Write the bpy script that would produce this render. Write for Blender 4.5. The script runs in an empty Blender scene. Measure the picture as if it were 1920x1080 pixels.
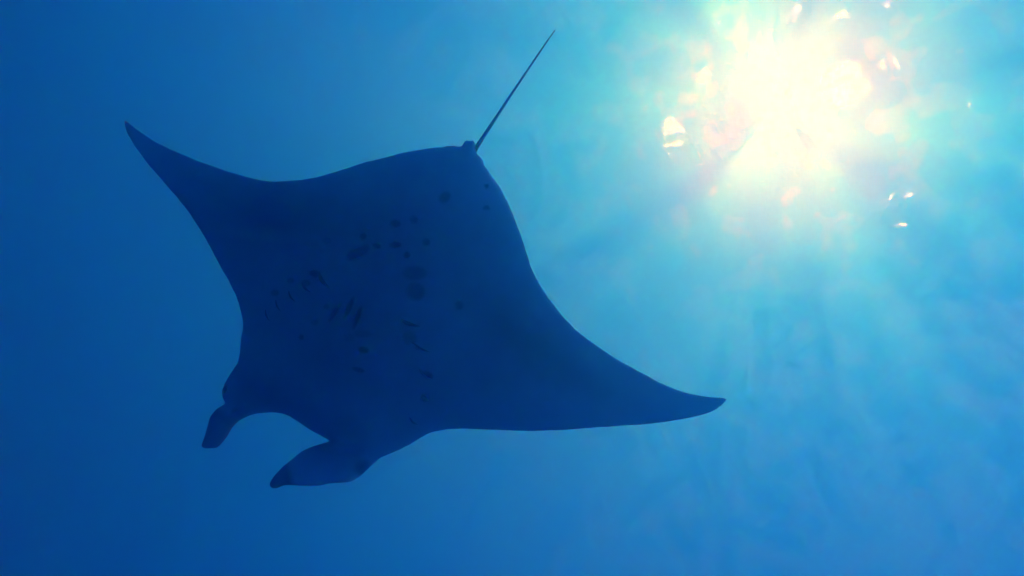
import bpy, bmesh, math, random
import numpy as np
from mathutils import Vector, Matrix, Quaternion
from mathutils.geometry import delaunay_2d_cdt

scene = bpy.context.scene
col = scene.collection

# ------------------------------------------------------------------ camera
FPX = 1300.0                        # focal length in pixels of a 1920 px wide frame
SURFACE_Z = 27.0                     # sea surface above the diver's camera
sun_cam = Vector((505 / FPX, 340 / FPX, -1.0)).normalized()      # where the sun stands in the view
elev, azim = math.radians(71.0), 0.0
# the zenith lies a little beyond the sun, to the right and up in the view
perp = Vector((math.cos(0.25), math.sin(0.25), 0.0))
perp = (perp - perp.dot(sun_cam) * sun_cam).normalized()
ez = (sun_cam * math.sin(elev) + perp * math.cos(elev)).normalized()
ey = (sun_cam - sun_cam.dot(ez) * ez).normalized()
ex = ey.cross(ez)
Rm = Matrix((ex, ey, ez))
q = Rm.to_quaternion()
sun_dir = Rm @ sun_cam
cam_data = bpy.data.cameras.new('camera')
cam = bpy.data.objects.new('camera', cam_data)
col.objects.link(cam)
cam.rotation_mode = 'QUATERNION'
cam.rotation_quaternion = q
cam.location = (0, 0, 0)
cam_data.sensor_width = 36.0
cam_data.lens = 36.0 * FPX / 1920.0
cam_data.clip_start = 0.05
cam_data.clip_end = 2000
scene.camera = cam


def at(px, py, depth):
    """a point of the scene: pixel of the 1920x1080 view at a distance along the view axis"""
    return Rm @ Vector(((px - 960) / FPX * depth, (540 - py) / FPX * depth, -depth))


# ------------------------------------------------------------------ world, sun, exposure
world = bpy.data.worlds.new('World')
scene.world = world
world.use_nodes = True
wn = world.node_tree
sky = wn.nodes.new('ShaderNodeTexSky')
sky.sky_type = 'NISHITA'
sky.sun_disc = False
sky.sun_elevation = elev
sky.sun_rotation = azim
bg = wn.nodes['Background']
bg.inputs['Strength'].default_value = 0.12
wn.links.new(sky.outputs['Color'], bg.inputs['Color'])

sun_data = bpy.data.lights.new('sun', 'SUN')
sun_data.energy = 5.0
sun_data.angle = math.radians(0.5)
sun_data.color = (1.0, 1.0, 0.69)
sun = bpy.data.objects.new('sun', sun_data)
col.objects.link(sun)
sun.rotation_mode = 'QUATERNION'
sun.rotation_quaternion = Vector((0, 0, 1)).rotation_difference(sun_dir)
sun.location = sun_dir * 60

scene.view_settings.view_transform = 'Standard'
scene.view_settings.look = 'None'
scene.view_settings.exposure = 0.72
scene.view_settings.gamma = 1.0
scene.render.engine = 'CYCLES'
cy = scene.cycles
cy.use_denoising = True
cy.use_light_tree = False
cy.use_adaptive_sampling = True
cy.adaptive_threshold = 0.03
cy.max_bounces = 16
cy.volume_bounces = 12
cy.transparent_max_bounces = 16
cy.sample_clamp_direct = 0.0
cy.sample_clamp_indirect = 4.0
cy.caustics_refractive = True
cy.caustics_reflective = False


# ------------------------------------------------------------------ helpers
def mat(name):
    m = bpy.data.materials.new(name)
    m.use_nodes = True
    nt = m.node_tree
    nt.nodes.clear()
    out = nt.nodes.new('ShaderNodeOutputMaterial')
    return m, nt, out


def N(nt, kind, **kw):
    n = nt.nodes.new(kind)
    for k, v in kw.items():
        if k in n.inputs:
            n.inputs[k].default_value = v
        else:
            setattr(n, k, v)
    return n


def mesh_obj(name, verts, faces, material, parent=None, smooth=True):
    me = bpy.data.meshes.new(name)
    me.from_pydata([tuple(v) for v in verts], [], faces)
    me.update()
    if smooth:
        me.polygons.foreach_set('use_smooth', [True] * len(me.polygons))
    if material:
        me.materials.append(material)
    o = bpy.data.objects.new(name, me)
    col.objects.link(o)
    o.parent = parent
    return o


# ------------------------------------------------------------------ sea water (volume)
m_water, nt, out = mat('sea_water')
scatter = [
    # per metre and colour, forwardness: fine silt scatters forward, the water itself all round
    ((0.00050, 0.00200, 0.00300), 0.93),
    ((0.00650, 0.09500, 0.24500), 0.80),
]
absorb = (0.08900, 0.05050, 0.00120)


def volume_scatter(rgb, g):
    m = max(rgb)
    n = nt.nodes.new('ShaderNodeVolumeScatter')
    n.inputs['Color'].default_value = (rgb[0] / m, rgb[1] / m, rgb[2] / m, 1)
    n.inputs['Density'].default_value = m
    n.inputs['Anisotropy'].default_value = g
    return n.outputs[0]


ab = nt.nodes.new('ShaderNodeVolumeAbsorption')
ab.inputs['Color'].default_value = (1 - absorb[0], 1 - absorb[1], 1 - absorb[2], 1)
ab.inputs['Density'].default_value = 1.0
last = ab.outputs[0]
for rgb, g in scatter:
    add = nt.nodes.new('ShaderNodeAddShader')
    nt.links.new(last, add.inputs[0])
    nt.links.new(volume_scatter(rgb, g), add.inputs[1])
    last = add.outputs[0]
nt.links.new(last, out.inputs['Volume'])

bx, z0, z1 = 60.0, -12.0, SURFACE_Z - 0.65
vs = [(-bx, -bx, z0), (bx, -bx, z0), (bx, bx, z0), (-bx, bx, z0),
      (-bx, -bx, z1), (bx, -bx, z1), (bx, bx, z1), (-bx, bx, z1)]
fs = [(0, 3, 2, 1), (4, 5, 6, 7), (0, 1, 5, 4), (1, 2, 6, 5), (2, 3, 7, 6), (3, 0, 4, 7)]
haze = mesh_obj('haze', vs, fs, m_water, smooth=False)
haze['kind'] = 'stuff'
haze['label'] = 'clear deep blue sea water lit by sunbeams from above'

# ------------------------------------------------------------------ sea surface
m_surf, nt, out = mat('sea_surface')
L = nt.links.new
geo = N(nt, 'ShaderNodeNewGeometry')
# noise in the transparent colour stands in for light focused into shafts
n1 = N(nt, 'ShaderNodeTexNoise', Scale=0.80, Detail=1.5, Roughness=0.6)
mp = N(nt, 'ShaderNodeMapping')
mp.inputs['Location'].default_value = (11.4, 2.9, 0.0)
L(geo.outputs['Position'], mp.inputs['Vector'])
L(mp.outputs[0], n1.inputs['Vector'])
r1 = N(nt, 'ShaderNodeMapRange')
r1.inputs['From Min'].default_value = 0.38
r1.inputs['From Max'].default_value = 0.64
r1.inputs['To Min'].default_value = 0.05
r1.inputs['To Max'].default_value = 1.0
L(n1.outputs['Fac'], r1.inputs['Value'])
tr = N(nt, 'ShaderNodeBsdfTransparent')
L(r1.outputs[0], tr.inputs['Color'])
# capillary ripples too fine to model: a rough lobe; the glassy wavelet faces: a tight one
rough = N(nt, 'ShaderNodeBsdfRefraction', Roughness=0.82, IOR=1.25)
rough.distribution = 'BECKMANN'
glow_tilt = (sun_dir * 0.25 + 0.02 * (Rm @ Vector((0.02, 0.03, -1)))).normalized()
glow_n = N(nt, 'ShaderNodeCombineXYZ', X=-glow_tilt.x, Y=-glow_tilt.y, Z=-glow_tilt.z)   # constant tilt made up to centre the sun's glow, facing down
L(glow_n.outputs[0], rough.inputs['Normal'])
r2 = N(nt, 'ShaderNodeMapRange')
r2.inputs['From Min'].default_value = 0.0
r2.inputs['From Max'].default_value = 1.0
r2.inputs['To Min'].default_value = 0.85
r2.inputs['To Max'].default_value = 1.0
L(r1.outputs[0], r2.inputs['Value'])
L(r2.outputs[0], rough.inputs['Color'])  # the same painted pattern mottles the sun's glow
glassy = N(nt, 'ShaderNodeBsdfRefraction', Roughness=0.26, IOR=1.25)
glassy.distribution = 'BECKMANN'
mx0 = N(nt, 'ShaderNodeMixShader')
mx0.inputs[0].default_value = 0.06
L(rough.outputs[0], mx0.inputs[1])
L(glassy.outputs[0], mx0.inputs[2])
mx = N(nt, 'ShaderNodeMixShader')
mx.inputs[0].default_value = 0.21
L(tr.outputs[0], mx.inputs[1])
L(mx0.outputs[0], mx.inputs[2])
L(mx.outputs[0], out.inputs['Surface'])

hit = sun_dir * (SURFACE_Z / sun_dir.z)          # where the sun's line meets the surface
core = np.arange(-13.0, 13.01, 0.12)
step = np.array([13.3, 13.8, 14.4, 15, 18, 22, 28, 37, 50, 75, 120, 200, 350, 600.])
ax = np.concatenate([-step[::-1], core, step])
X, Y = np.meshgrid(ax + hit.x, ax + hit.y, indexing='ij')
rng = np.random.default_rng(11)
Z = np.zeros_like(X)
fade = np.clip((19 - np.maximum(abs(X - hit.x), abs(Y - hit.y))) / 5, 0, 1)
for k in range(44):
    lam = rng.uniform(1.6, 8.0) if k < 24 else rng.uniform(0.6, 1.4)
    th = rng.normal(0.6, 0.8)
    Z += (0.0028 if k < 24 else 0.0022) * lam * np.sin(2 * math.pi / lam * (X * math.cos(th) + Y * math.sin(th)) + rng.uniform(0, 6.28))
Z *= fade


def glint_wavelet(px, py, rx, ry, ang=0.0, depth=1.0):
    """a wavelet face tilted so that it passes the sun down towards the diver"""
    v = (Rm @ Vector(((px - 960) / FPX, (540 - py) / FPX, -1.0))).normalized()
    p = v * (SURFACE_Z / v.z)
    nrm = v * 1.25 - sun_dir
    nrm = nrm.normalized()
    if nrm.z < 0:
        nrm = -nrm
    sx, sy = -nrm.x / nrm.z, -nrm.y / nrm.z
    k = SURFACE_Z / FPX / v.z ** 0.5
    c, s_ = math.cos(ang), math.sin(ang)
    # the view's right and down directions laid on the surface
    r_ = Rm @ Vector((1, 0, 0))
    d_ = Rm @ Vector((0, -1, 0))
    u = (X - p.x) * r_.x + (Y - p.y) * r_.y
    w = (X - p.x) * d_.x + (Y - p.y) * d_.y
    uu, ww = (u * c + w * s_) / (1.15 * rx * k), (-u * s_ + w * c) / (1.15 * ry * k)
    uu = uu + 0.28 * np.sin(3.1 * ww + px)
    ww = ww + 0.28 * np.sin(2.7 * uu + py)
    win = np.exp(-(uu * uu + ww * ww) ** 2.5 * 0.5)
    return win, sx * (X - p.x) + sy * (Y - p.y)


GLINTS = [(1276, 250, 30, 42, 0.3), (1306, 150, 22, 26, 0.2), (1284, 303, 20, 24, 0.2), (1330, 286, 20, 12, 0), (1342, 52, 20, 12, 0.4),
          (1356, 68, 9, 9, 0), (1680, 95, 14, 13, 0), (1662, 120, 16, 14, 0.2), (1757, 148, 12, 18, 0.6), (1814, 195, 11, 14, 0),
          (1680, 378, 18, 26, 0.5), (1687, 428, 16, 12, 0.6), (1590, 22, 22, 16, 0.2), (1500, 4, 30, 12, 0),
          (1672, 8, 14, 10, 0), (1106, 532, 14, 8, 0)]
for gx_, gy_, gw, gh, ga in GLINTS:
    for sub in range(1 if gw < 12 else 4):
        ox, oy = (0, 0) if sub == 0 else (rng.normal(0, 0.75) * gw, rng.normal(0, 0.75) * gh)
        sz = 0.8 if sub == 0 else rng.uniform(0.25, 0.6)
        win, plane = glint_wavelet(gx_ + ox, gy_ + oy, gw * sz, gh * sz, ga + rng.normal(0, 0.5))
        Z = Z * (1 - win) + plane * win
Z = SURFACE_Z + np.clip(Z, -0.6, 0.6)
n = len(ax)
verts = np.stack([X, Y, Z], -1).reshape(-1, 3)
faces = [(i * n + j, (i + 1) * n + j, (i + 1) * n + j + 1, i * n + j + 1) for i in range(n - 1) for j in range(n - 1)]
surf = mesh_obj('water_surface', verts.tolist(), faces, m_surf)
surf['kind'] = 'structure'
surf['label'] = 'rippled sea surface seen from below with the sun behind it'

# ------------------------------------------------------------------ manta ray
DIST = 2.6
OUTLINE = [
    # left wing tip, leading edge towards the head
    (235, 226), (233.5, 233), (238, 248), (252.5, 273), (278, 307.5), (310, 345), (339, 378), (368, 419), (390, 455.5),
    (411, 495), (433, 535), (446, 563), (455.5, 605), (452, 637), (448, 672), (443, 685), (430, 704), (420, 722),
    (416, 734), (418, 747), (422, 757), (406, 768), (395, 780), (390, 796), (383, 820), (378, 836), (384, 840.5),
    (395, 840.5), (406, 839.5), (414.5, 832.5), (425, 818.5), (442.5, 794), (458.5, 783.5), (476, 776.5), (500, 773.5),
    (522, 774.5), (543, 780.5), (560.5, 792), (585, 808), (606, 819), (617, 827.5), (599, 833), (578, 840), (562, 850),
    (546.5, 862.5), (527, 878.5), (513, 894), (506, 906.5), (509.5, 914.5), (520, 915.5), (532.5, 910), (557, 910),
    (592, 911), (620.5, 906.5), (655.5, 903), (669.5, 896), (682, 887), (698, 871), (715.5, 857), (740, 847),
    (764.5, 834.5), (786, 822), (807, 811.5), (831.5, 806), (860, 803.5), (900, 805), (944, 806.5), (1000, 808),
    (1055.5, 806), (1107, 802), (1178, 797.5), (1241, 792), (1285, 784.5), (1322, 776), (1344, 766), (1357, 755),
    (1362, 749), (1357, 746), (1341, 745), (1311, 742.5), (1281.5, 735), (1252, 724.5), (1226, 712), (1196, 695.5),
    (1159, 675), (1122, 651), (1092.5, 629.5), (1063, 602), (1039, 573), (1015, 539), (996, 501), (976, 440),
    (962, 403), (948, 372), (934, 347), (920.5, 329), (913.5, 317.5), (907.5, 310.5), (906, 302), (901, 295),
    (893, 287), (891, 277), (889.5, 267.5), (886, 264), (881, 265.5), (875.5, 263), (870.5, 266), (863.5, 275),
    (851, 274), (837, 273.5), (830, 276.5), (809.5, 277.5), (781.5, 282), (740, 290), (720, 296), (685.5, 304.5),
    (653, 314.5), (617, 326), (581, 335), (545, 339), (509, 340), (480, 336.5), (451, 328.5), (415, 317.5), (371.5, 302),
    (328, 284), (292, 266), (263, 248), (245, 233.5),
]


def spline(pts, step):
    out_pts = []
    k = len(pts)
    for i in range(k):
        p0, p1, p2, p3 = (np.array(pts[(i + d) % k], float) for d in (-1, 0, 1, 2))
        seg = max(1, int(round(np.linalg.norm(p2 - p1) / step)))
        for s in range(seg):
            t = s / seg
            out_pts.append(0.5 * (2 * p1 + (p2 - p0) * t + (2 * p0 - 5 * p1 + 4 * p2 - p3) * t * t
                                  + (3 * p1 - p0 - 3 * p2 + p3) * t ** 3))
    return np.array(out_pts)


ring = spline(OUTLINE, 4.5)
# the fin edges are a little ragged
k_ = np.arange(len(ring))
tan_ = np.roll(ring, -1, 0) - np.roll(ring, 1, 0)
nor_ = np.stack([tan_[:, 1], -tan_[:, 0]], 1) / np.linalg.norm(tan_, axis=1)[:, None]
rag = sum(np.sin(2 * math.pi * k_ * f / len(ring) + ph) * am for f, ph, am in
          ((31, 0.4, .45), (47, 2.1, .45), (73, 4.0, .4), (97, 1.2, .35), (121, 5.2, .3), (149, 3.3, .25)))
ring = ring + nor_ * rag[:, None] * 0.4


def inside(px, py):
    c = np.zeros(px.shape, bool)
    x, y = ring[:, 0], ring[:, 1]
    for i in range(len(ring)):
        j = i - 1
        if y[i] == y[j]:
            continue
        hit = ((y[i] > py) != (y[j] > py)) & (px < (x[j] - x[i]) * (py - y[i]) / (y[j] - y[i]) + x[i])
        c ^= hit
    return c


# puffed thickness: solve a membrane over the outline
GS = 4.0
gx = np.arange(220, 1376, GS)
gy = np.arange(214, 930, GS)
GX, GY = np.meshgrid(gx, gy, indexing='ij')
MASK = inside(GX, GY)
H = np.zeros(GX.shape)
for it in range(2500):
    Hn = 0.25 * (np.roll(H, 1, 0) + np.roll(H, -1, 0) + np.roll(H, 1, 1) + np.roll(H, -1, 1)) + 1.0
    H = np.where(MASK, Hn, 0)
H /= H.max()


def sample(F, px, py):
    fx = np.clip((px - gx[0]) / GS, 0, len(gx) - 1.001)
    fy = np.clip((py - gy[0]) / GS, 0, len(gy) - 1.001)
    i, j = fx.astype(int), fy.astype(int)
    a, b = fx - i, fy - j
    return (F[i, j] * (1 - a) * (1 - b) + F[i + 1, j] * a * (1 - b) + F[i, j + 1] * (1 - a) * b + F[i + 1, j + 1] * a * b)


# body frame in the view: tail base, forward and sideways
TAIL = np.array([888.0, 285.0])
FWD = np.array([-0.585, 0.811])
LAT = np.array([0.811, 0.585])


def body_uv(px, py):
    dx, dy = px - TAIL[0], py - TAIL[1]
    return dx * FWD[0] + dy * FWD[1], dx * LAT[0] + dy * LAT[1]


def smooth(a, b, x):
    t = np.clip((np.asarray(x, float) - a) / (b - a), 0, 1)
    return t * t * (3 - 2 * t)


def mid_depth(px, py):
    """distance of the ray's middle sheet: wings lifted, tips up, body slung below, head lobes drooping"""
    f, s = body_uv(px, py)
    w = np.abs(s) / 600.0
    d = DIST + 0.55 * w ** 1.7 * np.where(s < 0, 1.25, 0.8)
    d = d - 0.0003 * s                       # banked a little
    d = d - 0.08 * smooth(480, 640, f)       # lobes and head point down
    # the head lobes are twisted flaps, rolled about their length
    lobe = smooth(700, 640, px) * smooth(828, 850, py)
    d = d - lobe * 0.085 * (py - 872) / 40.0 - 0.08 * lobe * smooth(640, 510, px)
    lob2 = smooth(752, 785, py) * smooth(470, 440, px)
    d = d + lob2 * 0.075 * (px - 412) / 30.0 - 0.06 * lob2
    return d


def puff(px, py):
    h = np.sqrt(np.maximum(sample(H, px, py), 0))
    f, s = body_uv(px, py)
    bodyness = np.exp(-(s / 135.0) ** 2)
    return h, bodyness


# interior points of the mesh
sp = 4.6
pts = []
yy = 216.0
row = 0
while yy < 925:
    xs = np.arange(222 + (row % 2) * sp / 2, 1374, sp)
    pts.append(np.stack([xs, np.full_like(xs, yy)], 1))
    yy += sp * 0.866
    row += 1
fine = np.stack(np.meshgrid(np.arange(500, 830, 2.3), np.arange(400, 760, 2.3), indexing='ij'), -1).reshape(-1, 2)
fine = fine + np.random.default_rng(3).uniform(-0.35, 0.35, fine.shape)
pts = np.concatenate(pts)
pts = pts[(pts[:, 0] < 498) | (pts[:, 0] > 832) | (pts[:, 1] < 398) | (pts[:, 1] > 762)]
pts = np.concatenate([pts, fine])
pts = pts[inside(pts[:, 0], pts[:, 1])]
keep = np.ones(len(pts), bool)
for c in range(0, len(pts), 4000):
    dd = np.linalg.norm(pts[c:c + 4000, None, :] - ring[None], axis=2).min(1)
    keep[c:c + 4000] = dd > 2.6
pts = pts[keep]
nr = len(ring)
allp = [Vector(p) for p in ring] + [Vector(p) for p in pts]
cv, ce, cf, ov, oe, of_ = delaunay_2d_cdt(allp, [(i, (i + 1) % nr) for i in range(nr)], [], 1, 1e-6)
P2 = np.array([(v.x, v.y) for v in cv])
edge_v = np.zeros(len(P2), bool)
for i, o_ in enumerate(ov):
    if any(k < nr for k in o_):
        edge_v[i] = True
tris = [tuple(f) for f in cf]

px, py = P2[:, 0], P2[:, 1]
h, bd = puff(px, py)
h[edge_v] = 0
md = mid_depth(px, py)
belly = h * (0.06 + 0.12 * bd)
back = h * (0.08 + 0.14 * bd)


def rays(px, py, depth):
    loc = np.stack([(px - 960) / FPX * depth, (540 - py) / FPX * depth, -depth], 1)
    return loc @ np.array(Rm).T


low = rays(px, py, md - belly)
top = rays(px, py, md + back)
base_pt = at(705, 540, DIST)
nv = len(P2)
top_index = np.full(nv, -1)
top_ids = np.where(~edge_v)[0]
top_index[top_ids] = nv + np.arange(len(top_ids))
top_index[edge_v] = np.where(edge_v)[0]
V = np.concatenate([low, top[top_ids]]) - np.array(base_pt)
F = []
for a, b, c in tris:
    F.append((a, b, c))
    F.append((int(top_index[a]), int(top_index[c]), int(top_index[b])))

# pigment of the underside: spots and slashes (x, y, half length, half width, angle, strength)
SPOTS = [
    (613, 451, 8, 6, 0, .7), (681, 443, 6, 6, 0, .7), (706, 461, 8, 5, 10, .8), (741, 419, 10, 7, 0, .8),
    (776, 412, 7, 7, 0, .7), (741, 459, 11, 6, 0, .9), (799, 454, 7, 7, 0, .6), (763, 478, 6, 6, 0, .8),
    (672, 474, 23, 10, -25, .9), (684, 465, 9, 7, -20, .6), (778, 512, 22, 13, 0, .35), (779, 547, 17, 16, 0, .65),
    (861, 573, 8, 8, 0, .5), (573, 531, 9, 6, 0, .55), (545, 526, 7, 5, 0, .4), (515, 549, 8, 6, 0, .45),
    (612, 575, 6, 5, 0, .4), (590, 604, 7, 6, 0, .35), (565, 632, 5, 5, 0, .5), (590, 513, 11, 6, 15, .9),
    (628, 584, 20, 5, -58, 1), (654, 578, 22, 5, -66, 1), (670, 595, 21, 4.8, -70, 1),
    (768, 634, 14, 12, 0, .4), (682, 656, 10, 6, 10, .7),
    (672, 693, 12, 4, 15, .6), (802, 703, 11, 6, 30, .5),
    (797, 746, 8, 7, 0, .9), (834, 370, 12, 9, -40, .45), (913, 349, 5, 3, 0, .7),
    (912, 390, 6, 4, 0, .5), (680, 626, 16, 7, 0, .25), (655, 634, 9, 8, 0, .2),
]
pig_shade = np.zeros(nv)
for x, y, a, b, ang, st in SPOTS:
    t = math.radians(ang)
    u = ((px - x) * math.cos(t) + (py - y) * math.sin(t)) / a
    v = (-(px - x) * math.sin(t) + (py - y) * math.cos(t)) / b
    r = np.sqrt(u * u + v * v)
    pig_shade = np.maximum(pig_shade, min(1.0, 1.25 * st) * (1 - smooth(0.7, 1.3, r)))
# dark lobe tips, dark left lobe and eye patch
def near(x, y, r0, r1):
    return 1 - smooth(r0, r1, np.hypot(px - x, py - y))
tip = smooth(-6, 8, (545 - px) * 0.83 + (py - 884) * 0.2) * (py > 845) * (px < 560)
pig_shade = np.maximum(pig_shade, 0.9 * tip)
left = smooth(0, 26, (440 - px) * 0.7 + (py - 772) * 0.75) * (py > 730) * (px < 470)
pig_shade = np.maximum(pig_shade, 0.8 * left)
pig_shade = np.maximum(pig_shade, 0.85 * near(682, 880, 6, 24))
# dusky patches of the wings: their shading painted into the skin colour
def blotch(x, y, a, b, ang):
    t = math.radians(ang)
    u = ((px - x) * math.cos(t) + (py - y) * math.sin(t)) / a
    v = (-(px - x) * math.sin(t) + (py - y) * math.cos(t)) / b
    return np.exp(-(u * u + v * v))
dusk_shade = 0.95 * blotch(510, 398, 150, 55, 12) + 0.5 * blotch(1000, 645, 170, 42, 36) + 0.4 * blotch(350, 330, 110, 40, 42)
dusk_shade += 0.35 * blotch(480, 735, 55, 38, 30) + 0.3 * blotch(640, 800, 50, 30, 25)
pig_shade = pig_shade + (1 - pig_shade) * np.clip(dusk_shade, 0, 0.93)
pigment_shade = np.concatenate([pig_shade, np.ones(len(top_ids))])

m_skin, nt, out = mat('manta_skin')
L = nt.links.new
at_n = N(nt, 'ShaderNodeAttribute', attribute_name='pigment_shade')
tc = N(nt, 'ShaderNodeTexCoord')
nz = N(nt, 'ShaderNodeTexNoise', Scale=5.0, Detail=5.0, Roughness=0.6)
L(tc.outputs['Object'], nz.inputs['Vector'])
pale = N(nt, 'ShaderNodeValToRGB')
pale.color_ramp.elements[0].position = 0.3
pale.color_ramp.elements[0].color = (0.58, 0.59, 0.60, 1)
pale.color_ramp.elements[1].position = 0.7
pale.color_ramp.elements[1].color = (0.74, 0.75, 0.76, 1)
L(nz.outputs['Fac'], pale.inputs[0])
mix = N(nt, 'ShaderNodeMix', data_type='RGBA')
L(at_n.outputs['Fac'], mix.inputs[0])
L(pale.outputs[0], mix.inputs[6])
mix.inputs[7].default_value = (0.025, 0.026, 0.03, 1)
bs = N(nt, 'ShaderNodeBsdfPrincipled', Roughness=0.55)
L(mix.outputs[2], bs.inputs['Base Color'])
nf = N(nt, 'ShaderNodeTexNoise', Scale=60.0, Detail=3.0)
L(tc.outputs['Object'], nf.inputs['Vector'])
bp = N(nt, 'ShaderNodeBump', Strength=0.15, Distance=0.01)
L(nf.outputs['Fac'], bp.inputs['Height'])
L(bp.outputs[0], bs.inputs['Normal'])
L(bs.outputs[0], out.inputs['Surface'])

manta = bpy.data.objects.new('manta_ray', None)
col.objects.link(manta)
manta.location = base_pt
manta['label'] = 'dark manta ray gliding under the sunlit sea surface, pale spotted belly and thin tail'
manta['category'] = 'manta ray'

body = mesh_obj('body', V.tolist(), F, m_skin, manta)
attr = body.data.attributes.new('pigment_shade', 'FLOAT', 'POINT')
attr.data.foreach_set('value', pigment_shade.astype(np.float32))
bm = bmesh.new()
bm.from_mesh(body.data)
bmesh.ops.recalc_face_normals(bm, faces=bm.faces)
bm.verts.ensure_lookup_table()
for e in bm.edges:
    if edge_v[e.verts[0].index % nv] and edge_v[e.verts[1].index % nv] and max(v.index for v in e.verts) < nv:
        e.smooth = False
bm.to_mesh(body.data)
bm.free()

# plain dark skin
m_dark, nt, out = mat('dark_skin')
bs = N(nt, 'ShaderNodeBsdfPrincipled', Roughness=0.5)
nz = N(nt, 'ShaderNodeTexNoise', Scale=14.0, Detail=4.0)
cr = N(nt, 'ShaderNodeValToRGB')
cr.color_ramp.elements[0].color = (0.022, 0.023, 0.027, 1)
cr.color_ramp.elements[1].color = (0.05, 0.052, 0.06, 1)
nt.links.new(nz.outputs['Fac'], cr.inputs[0])
nt.links.new(cr.outputs[0], bs.inputs['Base Color'])
nt.links.new(bs.outputs[0], out.inputs['Surface'])


def tube(name, path, radii, material, parent, sides=10, flat=1.0):
    """tapered round bar along a path (points in scene space)"""
    vs, fs = [], []
    k = len(path)
    for i, p in enumerate(path):
        t = (path[min(i + 1, k - 1)] - path[max(i - 1, 0)]).normalized()
        a = t.cross(Vector((0.3, 0.1, 1))).normalized()
        b = t.cross(a)
        for s in range(sides):
            an = 2 * math.pi * s / sides
            vs.append(p + (a * math.cos(an) + b * math.sin(an) * flat) * radii[i] - base_pt)
    for i in range(k - 1):
        for s in range(sides):
            s2 = (s + 1) % sides
            fs.append((i * sides + s, i * sides + s2, (i + 1) * sides + s2, (i + 1) * sides + s))
    fs.append(tuple(range(sides))[::-1])
    fs.append(tuple((k - 1) * sides + s for s in range(sides)))
    return mesh_obj(name, vs, fs, material, parent)


tail_px = [(870, 310, 4.66, 12), (882, 293, 4.68, 8), (893, 277, 4.74, 5.2), (905, 258, 4.82, 4.2), (925, 228, 4.95, 3.5),
           (950, 190, 5.12, 2.9), (978, 148, 5.30, 2.5), (1005, 108, 5.48, 2.1), (1024, 80, 5.6, 1.8), (1040, 57.5, 5.7, 1.3)]
tail_px = [(x, y, (d - 4.6) * 0.7 + DIST, r) for x, y, d, r in tail_px]
tube('tail', [at(x, y, d) for x, y, d, r in tail_px], [0.85 * r / FPX * d for x, y, d, r in tail_px], m_dark, manta, sides=12)



def belly_point(x, y, off=0.0):
    x_, y_ = np.array([float(x)]), np.array([float(y)])
    hh, bb = puff(x_, y_)
    d = mid_depth(x_, y_) - hh * (0.06 + 0.12 * bb) - off
    return at(x, y, float(d[0]))


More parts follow.
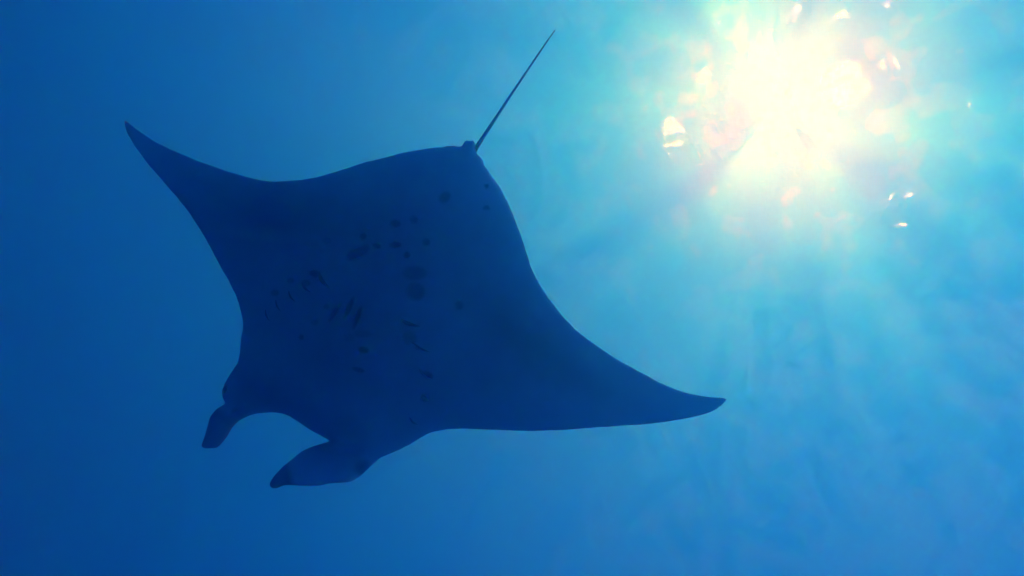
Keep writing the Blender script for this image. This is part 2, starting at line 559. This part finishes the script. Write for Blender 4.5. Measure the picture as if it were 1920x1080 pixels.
# gill slits: thin flaps of dark skin standing a little proud of the belly, two rows of five
GILLS = [(597, 512, 618, 541, 5.0), (566, 530, 583, 548, 3.0), (541, 545, 554, 566, 2.5), (517, 562, 527, 584, 2.2), (498, 580, 506, 602, 2.0),
         (752, 599, 789, 612, 4.6), (772, 642, 806, 660, 3.6), (786, 692, 811, 710, 3.4), (792, 738, 806, 751, 3.2), (768, 782, 784, 797, 2.6)]
for x0, y0, x1, y1, wd in GILLS:
    wd *= 1.25
    vs, fs = [], []
    K = 8
    nx, ny = -(y1 - y0), (x1 - x0)
    ln = math.hypot(nx, ny)
    nx, ny = nx / ln, ny / ln
    for i in range(K + 1):
        t = i / K
        bow = 3.0 * math.sin(math.pi * t)
        hw = wd * (math.sin(math.pi * min(1, t * 0.93 + 0.06)) ** 0.7) * (1 - 0.45 * t)
        cx, cy_ = x0 + (x1 - x0) * t + nx * bow, y0 + (y1 - y0) * t + ny * bow
        for k, off in ((-1, -0.004), (-0.35, 0.007), (0.5, 0.004), (1, -0.004)):
            vs.append(belly_point(cx + nx * hw * k, cy_ + ny * hw * k, off) - base_pt)
    for i in range(K):
        for k in range(3):
            fs.append((i * 4 + k, (i + 1) * 4 + k, (i + 1) * 4 + k + 1, i * 4 + k + 1))
    mesh_obj('gill_slit', vs, fs, m_dark, manta)


def ball(name, centre, radii, material, parent, seg=20, rings=12):
    vs, fs = [], []
    for i in range(rings + 1):
        a = math.pi * i / rings
        for j in range(seg):
            b = 2 * math.pi * j / seg
            p = Vector((math.sin(a) * math.cos(b) * radii[0], math.sin(a) * math.sin(b) * radii[1], math.cos(a) * radii[2]))
            vs.append(centre + Rm @ p - base_pt)
    for i in range(rings):
        for j in range(seg):
            j2 = (j + 1) % seg
            fs.append((i * seg + j, (i + 1) * seg + j, (i + 1) * seg + j2, i * seg + j2))
    return mesh_obj(name, vs, fs, material, parent)


m_eye, nt, out = mat('eye')
bs = N(nt, 'ShaderNodeBsdfPrincipled', Roughness=0.15)
bs.inputs['Base Color'].default_value = (0.01, 0.01, 0.012, 1)
nt.links.new(bs.outputs[0], out.inputs['Surface'])
for x, y in ((425, 731), (674, 875)):
    d = float(mid_depth(np.array([float(x)]), np.array([float(y)]))[0])
    ball('eye', at(x, y, d - 0.010), (0.013, 0.016, 0.013), m_eye, manta)

# small back fin at the root of the tail, on the far side of the body
vs, fs = [], []
K = 10
for i in range(K + 1):
    t = i / K
    x, y = 850 + 34 * t, 331 - 50 * t
    hgt = 0.08 * math.sin(math.pi * min(1.0, t * 0.9 + 0.02)) ** 0.8 * (0.4 + 0.6 * t)
    dtop = float(mid_depth(np.array([x]), np.array([y]))[0]) + 0.02
    for k in (-1, 1):
        vs.append(at(x + 3.5 * k * (1 - t * 0.6), y + 2.0 * k * (1 - t * 0.6), dtop) - base_pt)
    vs.append(at(x + 4 * t, y - 6 * t, dtop + 0.03 + hgt) - base_pt)
for i in range(K):
    for k in range(3):
        k2 = (k + 1) % 3
        fs.append((i * 3 + k, (i + 1) * 3 + k, (i + 1) * 3 + k2, i * 3 + k2))
fs += [(0, 1, 2), (K * 3, K * 3 + 2, K * 3 + 1)]
mesh_obj('dorsal_fin', vs, fs, m_dark, manta)
